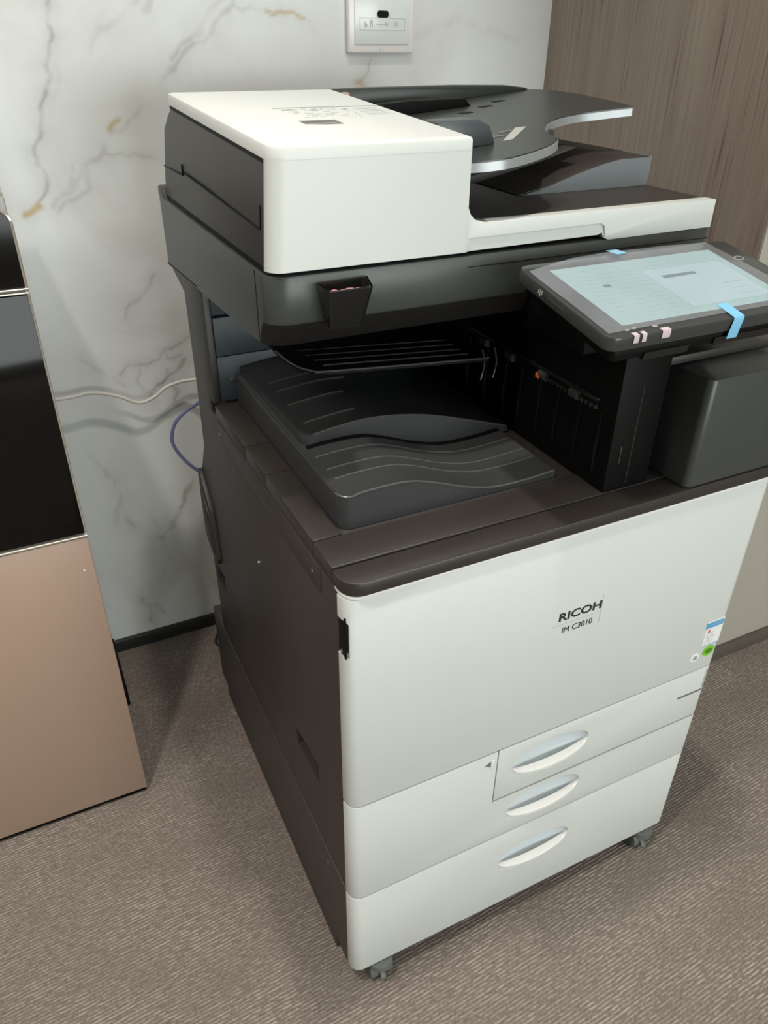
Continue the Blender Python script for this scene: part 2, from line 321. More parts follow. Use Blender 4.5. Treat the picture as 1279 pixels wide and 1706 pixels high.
# marble wall: a fine grid in the seen part, with the vein map as an attribute
xs = np.concatenate([[-2.8, -1.5, -.6], np.arange(-.30, .90, .004), [.9546]]); zs = np.concatenate([np.arange(0, 1.32, .004), [1.6, 2.1, 2.65]])
X, Z = np.meshgrid(xs, zs); nx, nz = len(xs), len(zs)
V = np.stack([X.ravel(), np.full(X.size, YB), Z.ravel()], 1)
I = (np.arange(nz-1)[:, None]*nx+np.arange(nx-1)[None, :]).ravel()
F = np.stack([I, I+1, I+1+nx, I+nx], 1)
veins = [  # (points, half width m, strength)
 ([(-0.069,1.233),(-0.078,1.211),(-0.081,1.180),(-0.096,1.134),(-0.110,1.093),(-0.128,1.052),(-0.135,1.026),(-0.129,1.004),(-0.128,0.981),(-0.147,0.951),(-0.173,0.937)], .0045, .75),
 ([(-0.066,1.233),(-0.070,1.211),(-0.071,1.180),(-0.081,1.134),(-0.10,1.098)], .008, .22),
 ([(0.075,1.29),(0.057,1.236),(0.017,1.208),(-0.013,1.189),(-0.030,1.169)], .006, .3),
 ([(0.12,1.29),(0.070,1.228),(0.060,1.221)], .006, .35),
 ([(0.215,1.27),(0.204,1.235),(0.165,1.194),(0.123,1.169),(0.101,1.148),(0.079,1.131)], .005, .55),
 ([(0.20,1.27),(0.185,1.239),(0.146,1.198),(0.114,1.173),(0.100,1.161)], .006, .5),
 ([(0.204,1.235),(0.218,1.227),(0.259,1.225),(0.300,1.223),(0.342,1.212)], .003, .5),
 ([(0.039,1.089),(0.017,1.073),(0.005,1.060),(-0.015,1.052)], .006, .25),
 ([(-0.039,1.026),(-0.006,1.020),(0.023,1.023),(0.052,1.013)], .003, .4),
 ([(-0.030,1.033),(-0.051,1.013),(-0.078,0.992),(-0.101,0.971),(-0.124,0.949)], .007, .4),
 ([(-0.062,1.000),(-0.062,0.977),(-0.116,0.944)], .006, .4),
 ([(-0.08,1.010),(-0.09,.99),(-0.1,.975)], .004, .45),
 ([(0.061,0.697),(0.019,0.679),(0.005,0.664),(-0.023,0.662),(-0.051,0.661),(-0.070,0.649)], .0032, .6),
 ([(0.057,0.661),(0.030,0.635),(-0.002,0.616),(-0.022,0.594)], .0045, .75),
 ([(0.019,.679),(0.022,.66),(0.045,.668),(.052,.672)], .003, .55),
 ([(0.013,0.638),(0.034,0.597),(0.022,0.580)], .0045, .55),
 ([(-.035,.655),(-.038,.62),(-.02,.59)], .004, .3),
 ([(0.035,.39),(0.018,0.367),(0.000,0.326),(-0.025,0.287),(-0.046,0.270)], .007, .6),
 ([(-0.113,0.128),(-0.102,0.089),(-0.098,0.053)], .0025, .85),
 ([(-0.098,.10),(-.08,.088),(-.075,.07)], .002, .6),
 ([(-0.110,0.341),(-0.103,0.309)], .004, .5),
 ([(0.449,1.155),(0.440,1.127),(0.431,1.118)], .003, .6),
 ([(0.023,0.820),(-0.034,0.767),(-0.047,0.752)], .004, .45),
 ([(-0.138,0.686),(-0.082,0.642),(-0.063,0.626)], .004, .3),
 ([(-0.154,0.492),(-0.119,0.430),(-0.115,0.386),(-0.130,0.332)], .005, .35),
 ([(0.538,1.192),(0.624,1.220),(0.760,1.184)], .01, .14),
 ([(-0.06,.33),(-.04,.22),(-.06,.16)], .004, .25),
 ([(0.05,.30),(0.03,.2),(.06,.08)], .012, .22),
]
golds = [([(-0.142,0.955),(-0.160,0.944),(-0.173,0.937)], .0045, .9), ([(0.000,1.075),(-0.014,1.058)], .0045, .7), ([(.259,1.226),(.30,1.223),(.325,1.216)], .003, .7),
         ([(.438,1.117),(.428,1.119)], .006, .6), ([(0.035,.385),(0.01,.345)], .004, .25)]
def dist(pts):
    D = np.full(len(V), 9.)
    wx = V[:, 0]+.0028*np.sin(V[:, 2]*85+V[:, 0]*30)+.0016*np.sin(V[:, 2]*230+1); wz = V[:, 2]+.0024*np.sin(V[:, 0]*95+V[:, 2]*40+2)+.0012*np.sin(V[:, 0]*260)
    for (ax, az), (bx, bz) in zip(pts, pts[1:]):
        dx, dz = bx-ax, bz-az; t = np.clip(((wx-ax)*dx+(wz-az)*dz)/(dx*dx+dz*dz), 0, 1)
        D = np.minimum(D, np.hypot(wx-ax-t*dx, wz-az-t*dz))
    return D
vein = np.zeros(len(V)); gold = np.zeros(len(V))
for p, h, s in veins:
    d = dist(p); vein = np.maximum(vein, s*np.exp(-(d/h)**2)); vein = np.maximum(vein, s*.30*np.exp(-(d/(h*4.5))**2))
for p, h, s in golds: gold = np.maximum(gold, s*np.exp(-(dist(p)/h)**2))
me = bpy.data.meshes.new('wall_back'); me.from_pydata(V.tolist(), [], F.tolist())
for nm, arr in (('vein', vein), ('gold', gold)):
    a = me.attributes.new(nm, 'FLOAT', 'POINT'); a.data.foreach_set('value', arr.astype(np.float32))
me.materials.append(MARBLE)
wb = bpy.data.objects.new('wall_back', me); C.objects.link(wb); wb['kind'] = 'structure'
bm = bmesh.new(); box(bm, XW, XW+.12, YF, YB, 0, 2.65); struct('wall_right', bm, WOOD)
bm = bmesh.new(); box(bm, XW-.0005, 3.2, YF-.004, YF, 0, 2.65); struct('wall_right_front', bm, WWALL)
struct('wall_left', rbox(-2.92, -2.8, -3.5, YB, 0, 2.65, 0), WALLB)
struct('wall_front', rbox(-2.92, 3.32, -3.62, -3.5, 0, 2.65, 0), WALLB)
struct('wall_far_right', rbox(3.2, 3.32, -3.5, YF, 0, 2.65, 0), WALLB)
bm = bmesh.new(); box(bm, -2.8, 3.2, -3.5, YB, 2.65, 2.7); struct('ceiling', bm, CEIL)
struct('baseboard_back', rbox(-2.8, XW, YB-.010, YB, 0, .030, .001), BASEB)
struct('baseboard_right', rbox(XW-.001, 3.2, YF-.016, YF-.004, 0, .032, .001), BASEG)

# ------------------------------------------------------------------ printer
W = .587
PR = thing('multifunction_printer', 'large white and charcoal office copier printer with three drawers standing on the grey carpet', 'printer', (W/2, .34, 0))
def part(name, bm, m, parent=PR, label=None, smooth=True):
    o = finish(name, bm, m, parent, smooth)
    if label: o['label'] = label
    return o
front = lambda x, y: y < .001
ZB = .05
# paper feed bank + lower body
part('feed_bank_body', rbox(0, W, .0202, .680, .047, .2285, .0025), mat('feed_bank_plastic', (.054, .044, .039), .45, bump=.25, bscale=1200, noise=.06, nscale=8))
bm = prism([(.0208,.2315),(.602,.2315),(.612,.42),(.612,.572),(.566,.64),(.562,.735),(.0208,.735)], 'x', .0008, W-.003, .0012)
body = part('main_body', bm, SIDE)
def slot(y0, y1, z0, z1, taper=.02, d=.018):
    return prism([(y0, z0), (y1-.006, z0-.004), (y1, z1-.006), (y0, z1+taper*.3)], 'x', -.02, d)
cut(body, [slot(.102, .190, .350, .381), slot(.535, .60, .360, .392)])
part('slot_shade', rbox(.0165, .0178, .095, .20, .335, .395, 0), BLACK)  # black sheet deep in the slot, standing in for its inner shade
part('slot_shade', rbox(.0165, .0178, .53, .60, .345, .40, 0), BLACK)
part('slot_catch', cyl(bmesh.new(), (.010, .184, .366), .0035, .012, 'x', 12), METAL)
part('slot_catch', cyl(bmesh.new(), (.010, .594, .383), .0035, .012, 'x', 12), METAL)
part('side_strip', rbox(-0.0006, .004, .062, .455, .7015, .733, .0008), SIDE)
for y, z in ((.078, .214), (.085, .716), (.44, .716), (.30, .585)):
    part('screw', cyl(bmesh.new(), (.0005 if z > .3 else -.0005, y, z), .0022, .003, 'x', 10), METAL)
# side connector cover at the rear
bm = prism([(.613,.577),(.600,.572),(.557,.523),(.545,.430),(.556,.413),(.613,.440)], 'x', -.006, .004, .002)
cc = part('connector_cover', bm, DARK)
bm = prism([(.608,.542),(.598,.538),(.566,.512),(.555,.440),(.562,.432),(.608,.452)], 'x', -.0075, -.004, .001)
part('cover_frame', bm, SIDE, cc)
# drawers and door (front panels)
def panel(name, z0, z1, label=None, cuts=()):
    bm = rboxv(0, W, 0, .020, z0, z1, .0165, front, .0012, 8)
    o = part(name, bm, WHITE, label=label)
    if cuts: cut(o, cuts)
    return o
door = panel('front_door', .4190, .7325, cuts=[prism([(-.01,.7075),(.0030,.7045),(.0062,.700),(.0062,.6565),(-.01,.6550)], 'y', -.01, .03)])
part('hinge_gap', rbox(.0022, .0068, .0060, .0215, .6545, .7085, .0004), BLACK)
bm = bmesh.new(); 
for k in range(2): cyl(bm, (.0016+.0035*k, .0135-.008*k, .6605), .0014, .007, 'z', 8)
part('hinge_pin', bm, METAL)
d2 = panel('drawer', .2305, .4165, cuts=[rbox(.2090, W+.01, -.01, .03, .3145, .43, 0)])
d1 = part('drawer', rboxv(.2108, W, 0, .020, .3172, .4168, .0165, lambda x, y: y < .001 and x > .4, .0012, 8), WHITE)
d3 = panel('drawer', ZB, .2282)
BX, BZ = .0635, .0275
def bowl(cz):
    bm = bmesh.new()
    bmesh.ops.create_uvsphere(bm, u_segments=48, v_segments=24, radius=1, matrix=Matrix.Translation((.2985, -.002, cz)) @ Matrix.Diagonal((BX+.0006, .0195, BZ+.0004, 1)))
    return bm
for d, cz in ((d1, .3725), (d2, .2815), (d3, .1615)):
    cut(d, [bowl(cz)])
    d.data.materials.append(BOWL)
    for p in d.data.polygons:   # the scooped faces of the grip recess get a bluer, slightly darker colour
        c = p.center
        if ((c.x-.2985)/(BX+.001))**2+((c.z-cz)/(BZ+.0008))**2 < 1 and c.y > .0004: p.material_index = 1
    n = 28
    def crescent(zo, w0, w1, y0, bulge, nm, m, lab=None, span=.985):
        rows = []
        bm = bmesh.new()
        for i in range(n+1):
            t = (i/n*2-1)*span; q = math.sqrt(max(0, 1-t*t)); x = .2985+BX*t
            za = cz+zo-BZ*.80*q-.002*(1-q); h = w0+w1*q; b_ = bulge*q
            prof = [(.0055, za+h*.6), (.004, za+h), (y0-b_*.6, za+h*.95), (y0-b_, za+h*.6), (y0-b_, za), (y0-.0001, za-h*1.0), (.0055, za-h*.9)]
            rows.append([bm.verts.new((x, y, z)) for y, z in prof])
        for A, B in zip(rows, rows[1:]):
            for k in range(len(A)): bm.faces.new((A[k], A[(k+1) % len(A)], B[(k+1) % len(A)], B[k]))
        bm.faces.new(rows[0]); bm.faces.new(rows[-1][::-1])
        part(nm, bm, m, d, lab)
    crescent(.0010, .0012, .0034, .0004, .0075, 'drawer_handle', HANDLE, 'pale crescent grip bar')
    crescent(-.0105, .0006, .0018, .0004, .0022, 'grip_moulding', WHITE, span=.93)
# small notch icon by the first drawer
bm = prism([(.190,.3985),(.199,.4035),(.1995,.3925)], 'y', -.0003, .0012)
part('size_window', bm, GREYS, d2)
part('size_tab', rbox(.1995, .2045, -.0008, .002, .389, .404, .0004), HANDLE, d2)
# logo and labels on the door
def on_front(x, z, y=-.0003): return Matrix.Translation((x, y, z)) @ Matrix.Rotation(PI/2, 4, 'X')
text('RICOH', .0165, INK, 'brand_lettering', door, on_front(.2715, .6110), 1.27, .00040)
text('IM C3010', .0125, INK, 'model_lettering', door, on_front(.2795, .5905), .92, 0)
part('label_line', rbox(.2640, .3345, -.0004, .001, .6046, .6050, 0), PALEINK, door)
part('label_line', rbox(.3362, .3366, -.0004, .001, .588, .630, 0), PALEINK, door)
lab = part('rating_label', rbox(.5445, .5760, -.0006, .001, .4655, .5095, 0), PAPER, door)
part('label_header', rbox(.5430, .5750, -.0008, .001, .4985, .5085, 0), BLUEINK, lab)
bm = bmesh.new()
for k in range(5): box(bm, .5475, .5475+random.uniform(.012, .024), -.0009, .0, .4705+k*.0045, .4715+k*.0045)
box(bm, .553, .572, -.0009, 0, .5028, .5042)
o = part('label_print', bm, PALEINK, lab)
part('label_print', rbox(.5485, .5525, -.0009, 0, .4895, .4955, 0), ORANGE, lab)
part('label_frame', rbox(.5440, .5765, -.0009, 0, .4655, .4663, 0), BLUEINK, lab)
def disc(x, z, rx, rz, t=.0008):
    bm = bmesh.new(); bmesh.ops.create_cone(bm, cap_ends=True, segments=32, radius1=1, radius2=1, depth=1, matrix=Matrix.Translation((x, -t/2+.0003, z)) @ Matrix.Diagonal((rx, t, rz, 1)) @ Matrix.Rotation(PI/2, 4, 'X')); return bm
g = part('round_sticker', disc(.5618, .4525, .0112, .0098), GREEN, door, 'round green sticker')
bm = bmesh.new()
for k in range(-2, 3): box(bm, .5618+k*.003-.0006, .5618+k*.003+.0006, -.0012, 0, .4525-.005+abs(k)*.001, .4525+.005-abs(k)*.001)
part('sticker_print', bm, DKGREEN, g)
g = part('round_sticker', disc(.5375, .4475, .0078, .0078), PAPER, door, 'small round white sticker')
bm = bmesh.new()
for dx in (-.002, .002):
    for a in range(12):
        t = a/12*2*PI; box(bm, .5375+dx+math.cos(t)*.0014-.0005, .5375+dx+math.cos(t)*.0014+.0005, -.0012, 0, .4475+math.sin(t)*.0032-.0005, .4475+math.sin(t)*.0032+.0005)
part('sticker_print', bm, PALEINK, g)
part('tray_label', rbox(.5270, .5725, -.0006, .001, .3690, .3722, 0), GREYINK, d1, 'thin grey printed strip')
part('tray_label', rbox(.5725, .5735, -.0006, .001, .3740, .4125, 0), PALEINK, d1)
# front cap and deck
bm = rboxv(0, W, -.0035, .0300, .7375, .7535, .022, front, .0015)
part('front_cap', bm, DECK)
bm = rboxv(.0005, W-.0005, -.0022, .026, .7330, .7372, .020, front, .0008)
part('front_trim', bm, HANDLE, label='pale grey strip under the dark cap')
part('deck_front', rbox(.0005, W, .0320, .0815, .735, .7545, .0012), DECK)
part('deck_floor', rbox(.030, W, .0822, .562, .733, .7525, .0008), DECK)
for a, b_ in ((.0825, .2345), (.2355, .3135), (.3145, .4540)):
    part('side_rail', rbox(.0005, .0335, a, b_, .735, .7550, .0012), DECK)
# output tray ---------------------------------------------------
def smooth_prof(ctrl, x):
    xs_ = [c[0] for c in ctrl]; zs_ = [c[1] for c in ctrl]
    if x <= xs_[0]: return zs_[0]
    if x >= xs_[-1]: return zs_[-1]
    for i in range(len(xs_)-1):
        if xs_[i] <= x <= xs_[i+1]:
            t = (x-xs_[i])/(xs_[i+1]-xs_[i])
            m0 = (zs_[i+1]-zs_[max(i-1, 0)])/(xs_[i+1]-xs_[max(i-1, 0)])
            m1 = (zs_[min(i+2, len(zs_)-1)]-zs_[i])/(xs_[min(i+2, len(zs_)-1)]-xs_[i])
            h = xs_[i+1]-xs_[i]
            return (2*t**3-3*t*t+1)*zs_[i]+(t**3-2*t*t+t)*h*m0+(-2*t**3+3*t*t)*zs_[i+1]+(t**3-t*t)*h*m1
low = [(.036,.7925),(.072,.7955),(.114,.7945),(.144,.786),(.183,.771),(.224,.7605),(.265,.7595),(.309,.7625)]
upp = [(.038,.803),(.08,.809),(.131,.812),(.196,.803),(.266,.782),(.323,.7625)]
def wave_block(ctrl, x0, x1, y0, y1, zbase, r=.014, n=48):
    """solid whose top follows the wave, front left corner rounded in plan"""
    bm = bmesh.new()
    pl = []   # plan outline, rounded at front-left
    for k in range(7):
        a = PI+k/6*PI/2; pl.append((x0+r+r*math.cos(a), y0+r+r*math.sin(a)))
    for i in range(1, n+1): pl.append((x0+r+(x1-x0-r)*i/n, y0))
    back = [(x, y1) for x, y in pl]
    T = [bm.verts.new((x, y, smooth_prof(ctrl, x))) for x, y in pl]; Bt = [bm.verts.new((x, y, zbase)) for x, y in pl]
    T2 = [bm.verts.new((x, y1, smooth_prof(ctrl, x))) for x, y in pl]; B2 = [bm.verts.new((x, y1, zbase)) for x, y in pl]
    N = len(pl)
    for i in range(N-1):
        bm.faces.new((Bt[i], Bt[i+1], T[i+1], T[i])); bm.faces.new((T[i], T[i+1], T2[i+1], T2[i])); bm.faces.new((T2[i], T2[i+1], B2[i+1], B2[i]))
    bm.faces.new((Bt[0], T[0], T2[0], B2[0])); bm.faces.new((T[-1], Bt[-1], B2[-1], T2[-1]))
    return bm
tray = part('output_tray', wave_block(low, .0345, .309, .0880, .454, .7520), TRAYM)
step = part('tray_step', wave_block(upp, .042, .326, .2130, .453, .755, r=.012), TRAYM, tray)
def rib(ctrl, x0, x1, y, h=.0016, r=.0011, dz=0):
    pts = [(x0+(x1-x0)*i/30, y, smooth_prof(ctrl, x0+(x1-x0)*i/30)+dz+.0004) for i in range(31)]
    return tube(pts, r, 6, sub=0)
for y, xa in ((.128, .045), (.150, .045), (.182, .045)):
    part('tray_rib', rib(low, xa, .306, y), RIBGLINT, tray)
part('tray_rim', tube([(x, y, z) for x, y, z in [(.0355, .40-.0, .7925), (.0355, .25, .7925), (.0355, .105, .7925)]], .0014, 6), TRAYM, tray)
part('tray_rim', tube([(.0355+ (.014-.014*math.cos(a)), .102-.014*math.sin(a), .7928) for a in [k/6*PI/2 for k in range(7)]]+[(x, .0882, smooth_prof(low, x)+.0003) for x in np.linspace(.055, .308, 30)], .0012, 6, sub=0), RIBGLINT, tray)
part('tray_rim', tube([(x, .2135, smooth_prof(upp, x)+.0003) for x in np.linspace(.055, .322, 30)], .0012, 6, sub=0), RIBGLINT, step)
for y, x1 in ((.245, .12), (.300, .13), (.345, .15), (.375, .19)):
    part('tray_rib', rib(upp, .055, x1, y, dz=.0006), RIBGLINT, step)
# stepped centre pocket in the lower tray
def patch(ctrl, x0, x1, y0, y1, dz=.0003, n=30):
    bm = bmesh.new(); R = []
    for i in range(n+1):
        x = x0+(x1-x0)*i/n; z = smooth_prof(ctrl, x)+dz
        R.append([bm.verts.new(p) for p in ((x, y0, z), (x, y1, z), (x, y1, z-.001), (x, y0, z-.001))])
    for A_, B_ in zip(R, R[1:]):
        for k in range(4): bm.faces.new((A_[k], A_[(k+1) % 4], B_[(k+1) % 4], B_[k]))
    bm.faces.new(R[0]); bm.faces.new(R[-1][::-1]); return bm
part('tray_groove', patch(low, .044, .309, .2045, .2128), BLACK, tray)
# rear column and cavity back wall
part('rear_column', prism([(.456,.7552),(.454,.82),(.456,.90),(.458,.938),(.630,.915),(.636,.906),(.562,.884),(.560,.7345),(.500,.7345),(.478,.7345),(.478,.7552)], 'x', .0005, .010, .0012), DARK)
part('back_frame', rbox(.0105, W-.004, .470, .560, .756, .925, .001), BLACK)
part('back_panel', rbox(.0108, .330, .4575, .470, .756, .8212, .0012), BLUEG)
part('back_panel', rbox(.0108, .330, .4550, .470, .8228, .8760, .0012), BLUEG)
part('back_panel', rbox(.0108, .330, .4590, .470, .8778, .925, .0012), BLUEG)
part('screw', cyl(bmesh.new(), (.028, .456, .789), .0025, .004, 'y', 10), METAL)
# exit unit (black) ------------------------------------------------
ex = part('exit_unit', rbox(.335, .400, .032, .456, .7530, .9300, .002), BLACK)
for y in (.055, .09, .13, .165, .205, .24, .285, .33):
    part('paper_guide', prism([(.335,.765),(.331,.775),(.330,.80),(.333,.842),(.335,.846)], 'y', y-.0025, y+.0025, .0006), BLACK, ex)
part('guide_bar', rbox(.3305, .336, .06, .33, .856, .861, .001), GLOSS, ex)
for y in (.10, .16, .23, .29):
    part('exit_roller', cyl(bmesh.new(), (.333, y, .851), .006, .014, 'y', 16), RUBBER, ex)
part('guide_lever', rbox(.327, .334, .163, .170, .8462, .8530, .0012), ORANGE, ex, 'small orange lever')
bm = bmesh.new()
for k in range(12): box(bm, .3300, .334, .062+k*.0075, .064+k*.0075, .8475, .8525)
part('static_brush', bm, METAL, ex)
part('exit_seam', rbox(.366, .3666, .0314, .033, .762, .88, 0), FRONTG, ex)
part('exit_latch', rbox(.349, .3505, .0305, .033, .79, .812, .0005), DARK, ex)
# grey box at the right front
bm = rboxv(.428, W-.001, -.0025, .30, .7542, .8880, .009, lambda x, y: y < .001 and x < .5, .003, 7)
part('front_right_cover', bm, FRONTG)
part('cover_ledge', rbox(.4000, W-.001, .0460, .32, .8902, .9000, .0012), DARK)
# inner one-bin tray
def plate(pts, th, b=.002):
    bm = bmesh.new(); A = [bm.verts.new(p) for p in pts]; B = [bm.verts.new((p[0], p[1], p[2]-th)) for p in pts]
    bm.faces.new(A); bm.faces.new(B[::-1])
    for i in range(len(pts)): bm.faces.new((A[i], A[(i+1)%len(pts)], B[(i+1)%len(pts)], B[i]))
    return bm
def zi(x): return .8755-.085*(x-.04)
pl = [(.052,.43),(.048,.31),(.050,.275),(.056,.250),(.068,.236),(.088,.231),(.27,.231),(.300,.231),(.300,.43)]
inner = part('inner_tray', plate([(x, y, zi(x)) for x, y in pl], .004), BLACK)
part('tray_rim', tube([(x, y, zi(x)) for x, y in pl[1:8]], .0011, 6, sub=4), RIBGLINT, inner)
for k, y in enumerate((.250, .268, .287, .306)):
    part('tray_rib', tube([(.085-.004*k, y, zi(.085)+.0005), (.28, y, zi(.28)+.0005)], .0009, 6), RIBGLINT, inner)
for k in range(2):
    part('tray_stop', tube([(.290+.018*k, .232, .866), (.295+.018*k, .2325, .845), (.290+.018*k, .231, .826)], .0012, 6), TRAYM, inner)
# scanner ------------------------------------------------------------
def rrect(x0, x1, y0, y1, rf, rb=.004, n=7, rr=None):
    P = []; rr = rf if rr is None else rr
    for cx, cy, r, a0 in ((x0+rf, y0+rf, rf, PI), (x1-rr, y0+rr, rr, 1.5*PI), (x1-rb, y1-rb, rb, 0), (x0+rb, y1-rb, rb, PI/2)):
        for k in range(n+1): P.append((cx+r*math.cos(a0+k/n*PI/2), cy+r*math.sin(a0+k/n*PI/2)))
    return P
def loft(rings):
    bm = bmesh.new(); R = [[bm.verts.new(p) for p in r] for r in rings]
    for A, B in zip(R, R[1:]):
        for k in range(len(A)): bm.faces.new((A[k], A[(k+1) % len(A)], B[(k+1) % len(A)], B[k]))
    bm.faces.new(R[0][::-1]); bm.faces.new(R[-1]); return bm
def sc_ring(z, fi, si, slope):
    r = .024
    return [(x, y, z-slope*(y-.16)) for x, y in rrect(-.003+si, .566-si, .160+fi, .634-si, r, .006)]
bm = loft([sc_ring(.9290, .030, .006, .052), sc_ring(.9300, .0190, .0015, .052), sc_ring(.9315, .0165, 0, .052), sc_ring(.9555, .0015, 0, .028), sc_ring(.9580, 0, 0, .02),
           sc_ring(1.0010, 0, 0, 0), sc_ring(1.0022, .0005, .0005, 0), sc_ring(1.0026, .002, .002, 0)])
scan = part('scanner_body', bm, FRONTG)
scan.data.materials.append(mat('dark_matt_lower_front', (.013, .0115, .0105), .6, spec=.3, noise=.05))
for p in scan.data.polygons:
    if p.center.z < .9562 and p.center.y < .195: p.material_index = 1  # lower front faces get a darker, rougher material than the rest
part('scanner_rear_lip', prism([(.590,1.0020),(.634,1.0020),(.6325,1.0140),(.622,1.0170),(.608,1.0160)], 'x', -.0028, .5655, .0015), DARK, scan)
part('scanner_groove', rbox(.215, .553, .1595, .164, .9905, .9912, .0001), BLACK, scan)
part('scanner_corner_seam', rbox(-.0034, -.0028, .1990, .2000, .934, 1.002, 0), BLACK, scan)
part('scanner_side_seam', prism([(.462,.9175),(.634,.9085),(.634,.9100),(.462,.9190)], 'x', -.0034, 0), BLACK, scan)
# clip cup
def cup():
    bm = bmesh.new()
    top = [(.0445,.1585),(.0435,.1225),(.0875,.1200),(.0985,.1585)]; bot = [(.0535,.1585),(.0505,.138),(.0830,.136),(.0920,.1585)]
    zt_ = [.9945,.9945,.9955,.9955]
    cx = .07; cy = .142; s = .90
    To = [bm.verts.new((x, y, z)) for (x, y), z in zip(top, zt_)]; Bo = [bm.verts.new((x, y, .9535)) for x, y in bot]
    Ti = [bm.verts.new((cx+(x-cx)*s, cy+(y-cy)*.82, z)) for (x, y), z in zip(top, zt_)]; Bi = [bm.verts.new((cx+(x-cx)*.85, cy+(y-cy)*.75, .962)) for x, y in bot]
    for i in range(4):
        j = (i+1) % 4
        bm.faces.new((To[i], To[j], Bo[j], Bo[i])); bm.faces.new((To[i], Ti[i], Ti[j], To[j])); bm.faces.new((Ti[i], Bi[i], Bi[j], Ti[j]))
    bm.faces.new(Bo); bm.faces.new(Bi)
    bmesh.ops.recalc_face_normals(bm, faces=bm.faces[:])
    es = [e for e in bm.edges if len(e.link_faces) == 2 and abs(e.verts[0].co.z-e.verts[1].co.z) > .02]
    bev(bm, es, .0035, 4)
    return bm
part('clip_cup', cup(), GLOSS)
# document feeder ----------------------------------------------------
fb = part('feeder_base', rboxv(.003, .552, .1760, .600, 1.0065, 1.0335, .010, front, .0015), DECK)
bm = prism([(.2100,1.0068),(.383,1.0085),(.389,1.0105),(.392,1.0045),(.398,1.0025),(.5525,1.0035),(.5525,1.0345),(.232,1.0345),(.221,1.0368),(.214,1.043),(.2108,1.050),(.2108,1.056),(.2100,1.056)], 'y', .1586, .176, .0005, 2)
trim = part('feeder_front_trim', bm, WHITE)
part('hinge_notch', rbox(.2245, .236, .1600, .178, 1.0343, 1.0352, .0004), GREYS, trim)
cut(trim, [prism([(.2135,1.000),(.391,1.000),(.3925,1.008),(.389,1.0185),(.383,1.0215),(.2135,1.0205)], 'y', .150, .1612)])
# housing shell: top and front white
def topz(y): return 1.1150+.0600*(max(y, .17)-.17)
def shell_ring(dz, ins, base=None, y1=.508):
    return [(x, y, (base if base is not None else topz(y)+dz)) for x, y in rrect(-.001+ins, .2110-ins, .1585+ins, y1-ins,   .0165-ins*.5, .004, rr=.0012)]
bm = loft([shell_ring(0, 0, 1.0066, .1765), shell_ring(-.0124, 0, None, .1765)])
bm2 = loft([shell_ring(-.0125, 0), shell_ring(-.0035, 0), shell_ring(-.0012, .0010), shell_ring(0, .0040)])
me_ = bpy.data.meshes.new('t'); bm2.to_mesh(me_); bm2.free(); bm.from_mesh(me_); bpy.data.meshes.remove(me_)
def draft(bm):
    for v in bm.verts:
        c = v.co; c.x += .0085*max(0, (c.z-1.0066)/.11)*max(0, 1-(c.y-.16)/.36)*max(0, 1-c.x/.15)
draft(bm)
house = part('feeder_housing', bm, WHITE)
sd = [(.1775,1.0068),(.1775,1.0995),(.506,1.1185),(.525,1.110),(.557,1.092),(.575,1.06),(.593,1.027),(.596,1.0068)]
bm = prism(sd, 'x', .001, .2105, .0012); draft(bm)
side = part('feeder_side_cover', bm, DARK)
bm = prism([(.1775,1.0985),(.1775,1.1045),(.507,1.1240),(.507,1.1180)], 'x', .0004, .2100); draft(bm); part('cover_gap', bm, BLACK, side)
for pts in ([(.192,1.0400),(.192,1.0412),(.475,1.0522),(.475,1.0505)], [(.190,1.0402),(.1915,1.0402),(.1915,1.062),(.190,1.062)],
            [(.484,1.0470),(.4850,1.0470),(.485,1.0600),(.484,1.0600)], [(.484,1.0470),(.484,1.0480),(.588,1.046),(.588,1.045)]):
    bm = prism(pts, 'x', .0004, .0025); draft(bm); part('cover_seam', bm, BLACK, side)
part('side_foot_gap', rbox(.0005, .006, .18, .60, 1.0028, 1.0068, 0), BLACK)
# printed diagram on the top
def on_top(x0, x1, y0, y1, m, name, parent, skew=0):
    bm = bmesh.new(); h = .0003
    v = [bm.verts.new((x, y, topz(y)+h)) for x, y in ((x0, y0), (x1, y0), (x1+skew, y1), (x0+skew, y1))]
    v2 = [bm.verts.new((a.co.x, a.co.y, a.co.z-.001)) for a in v]
    bm.faces.new(v); bm.faces.new(v2[::-1])
    for i in range(4): bm.faces.new((v[i], v[(i+1)%4], v2[(i+1)%4], v2[i]))
    return part(name, bm, m, parent)
on_top(.080, .205, .3600, .3625, GREYINK, 'printed_line', house)
on_top(.080, .205, .3625, .3635, PALEINK, 'printed_line', house)
on_top(.078, .118, .2520, .2790, GREYINK, 'printed_box', house)
on_top(.083, .113, .2585, .2725, PALEINK, 'printed_box', house)
bm = bmesh.new()
for k in range(60):
    x = random.uniform(.085, .165); y = random.uniform(.29, .352); l = random.uniform(.002, .009)
    z = topz(y)+.0002; box(bm, x, x+l, y, y+random.choice((.0012, .0012, .004)), z-.0005, z+.0001)
o = part('printed_diagram', bm, GREYINK, house); o['kind'] = 'stuff'
bm = bmesh.new()
for k in range(7):
    y = .302+k*.0075; z = topz(y)+.0002; box(bm, .168, .198-.002*(k%3), y, y+.0012, z-.0005, z+.0001)
o = part('printed_text', bm, GREYINK, house); o['kind'] = 'stuff'
part('printed_box', rbox(.0855, .095, .345, .352, topz(.348)-.0002, topz(.348)+.0004, 0), GREYINK, house)
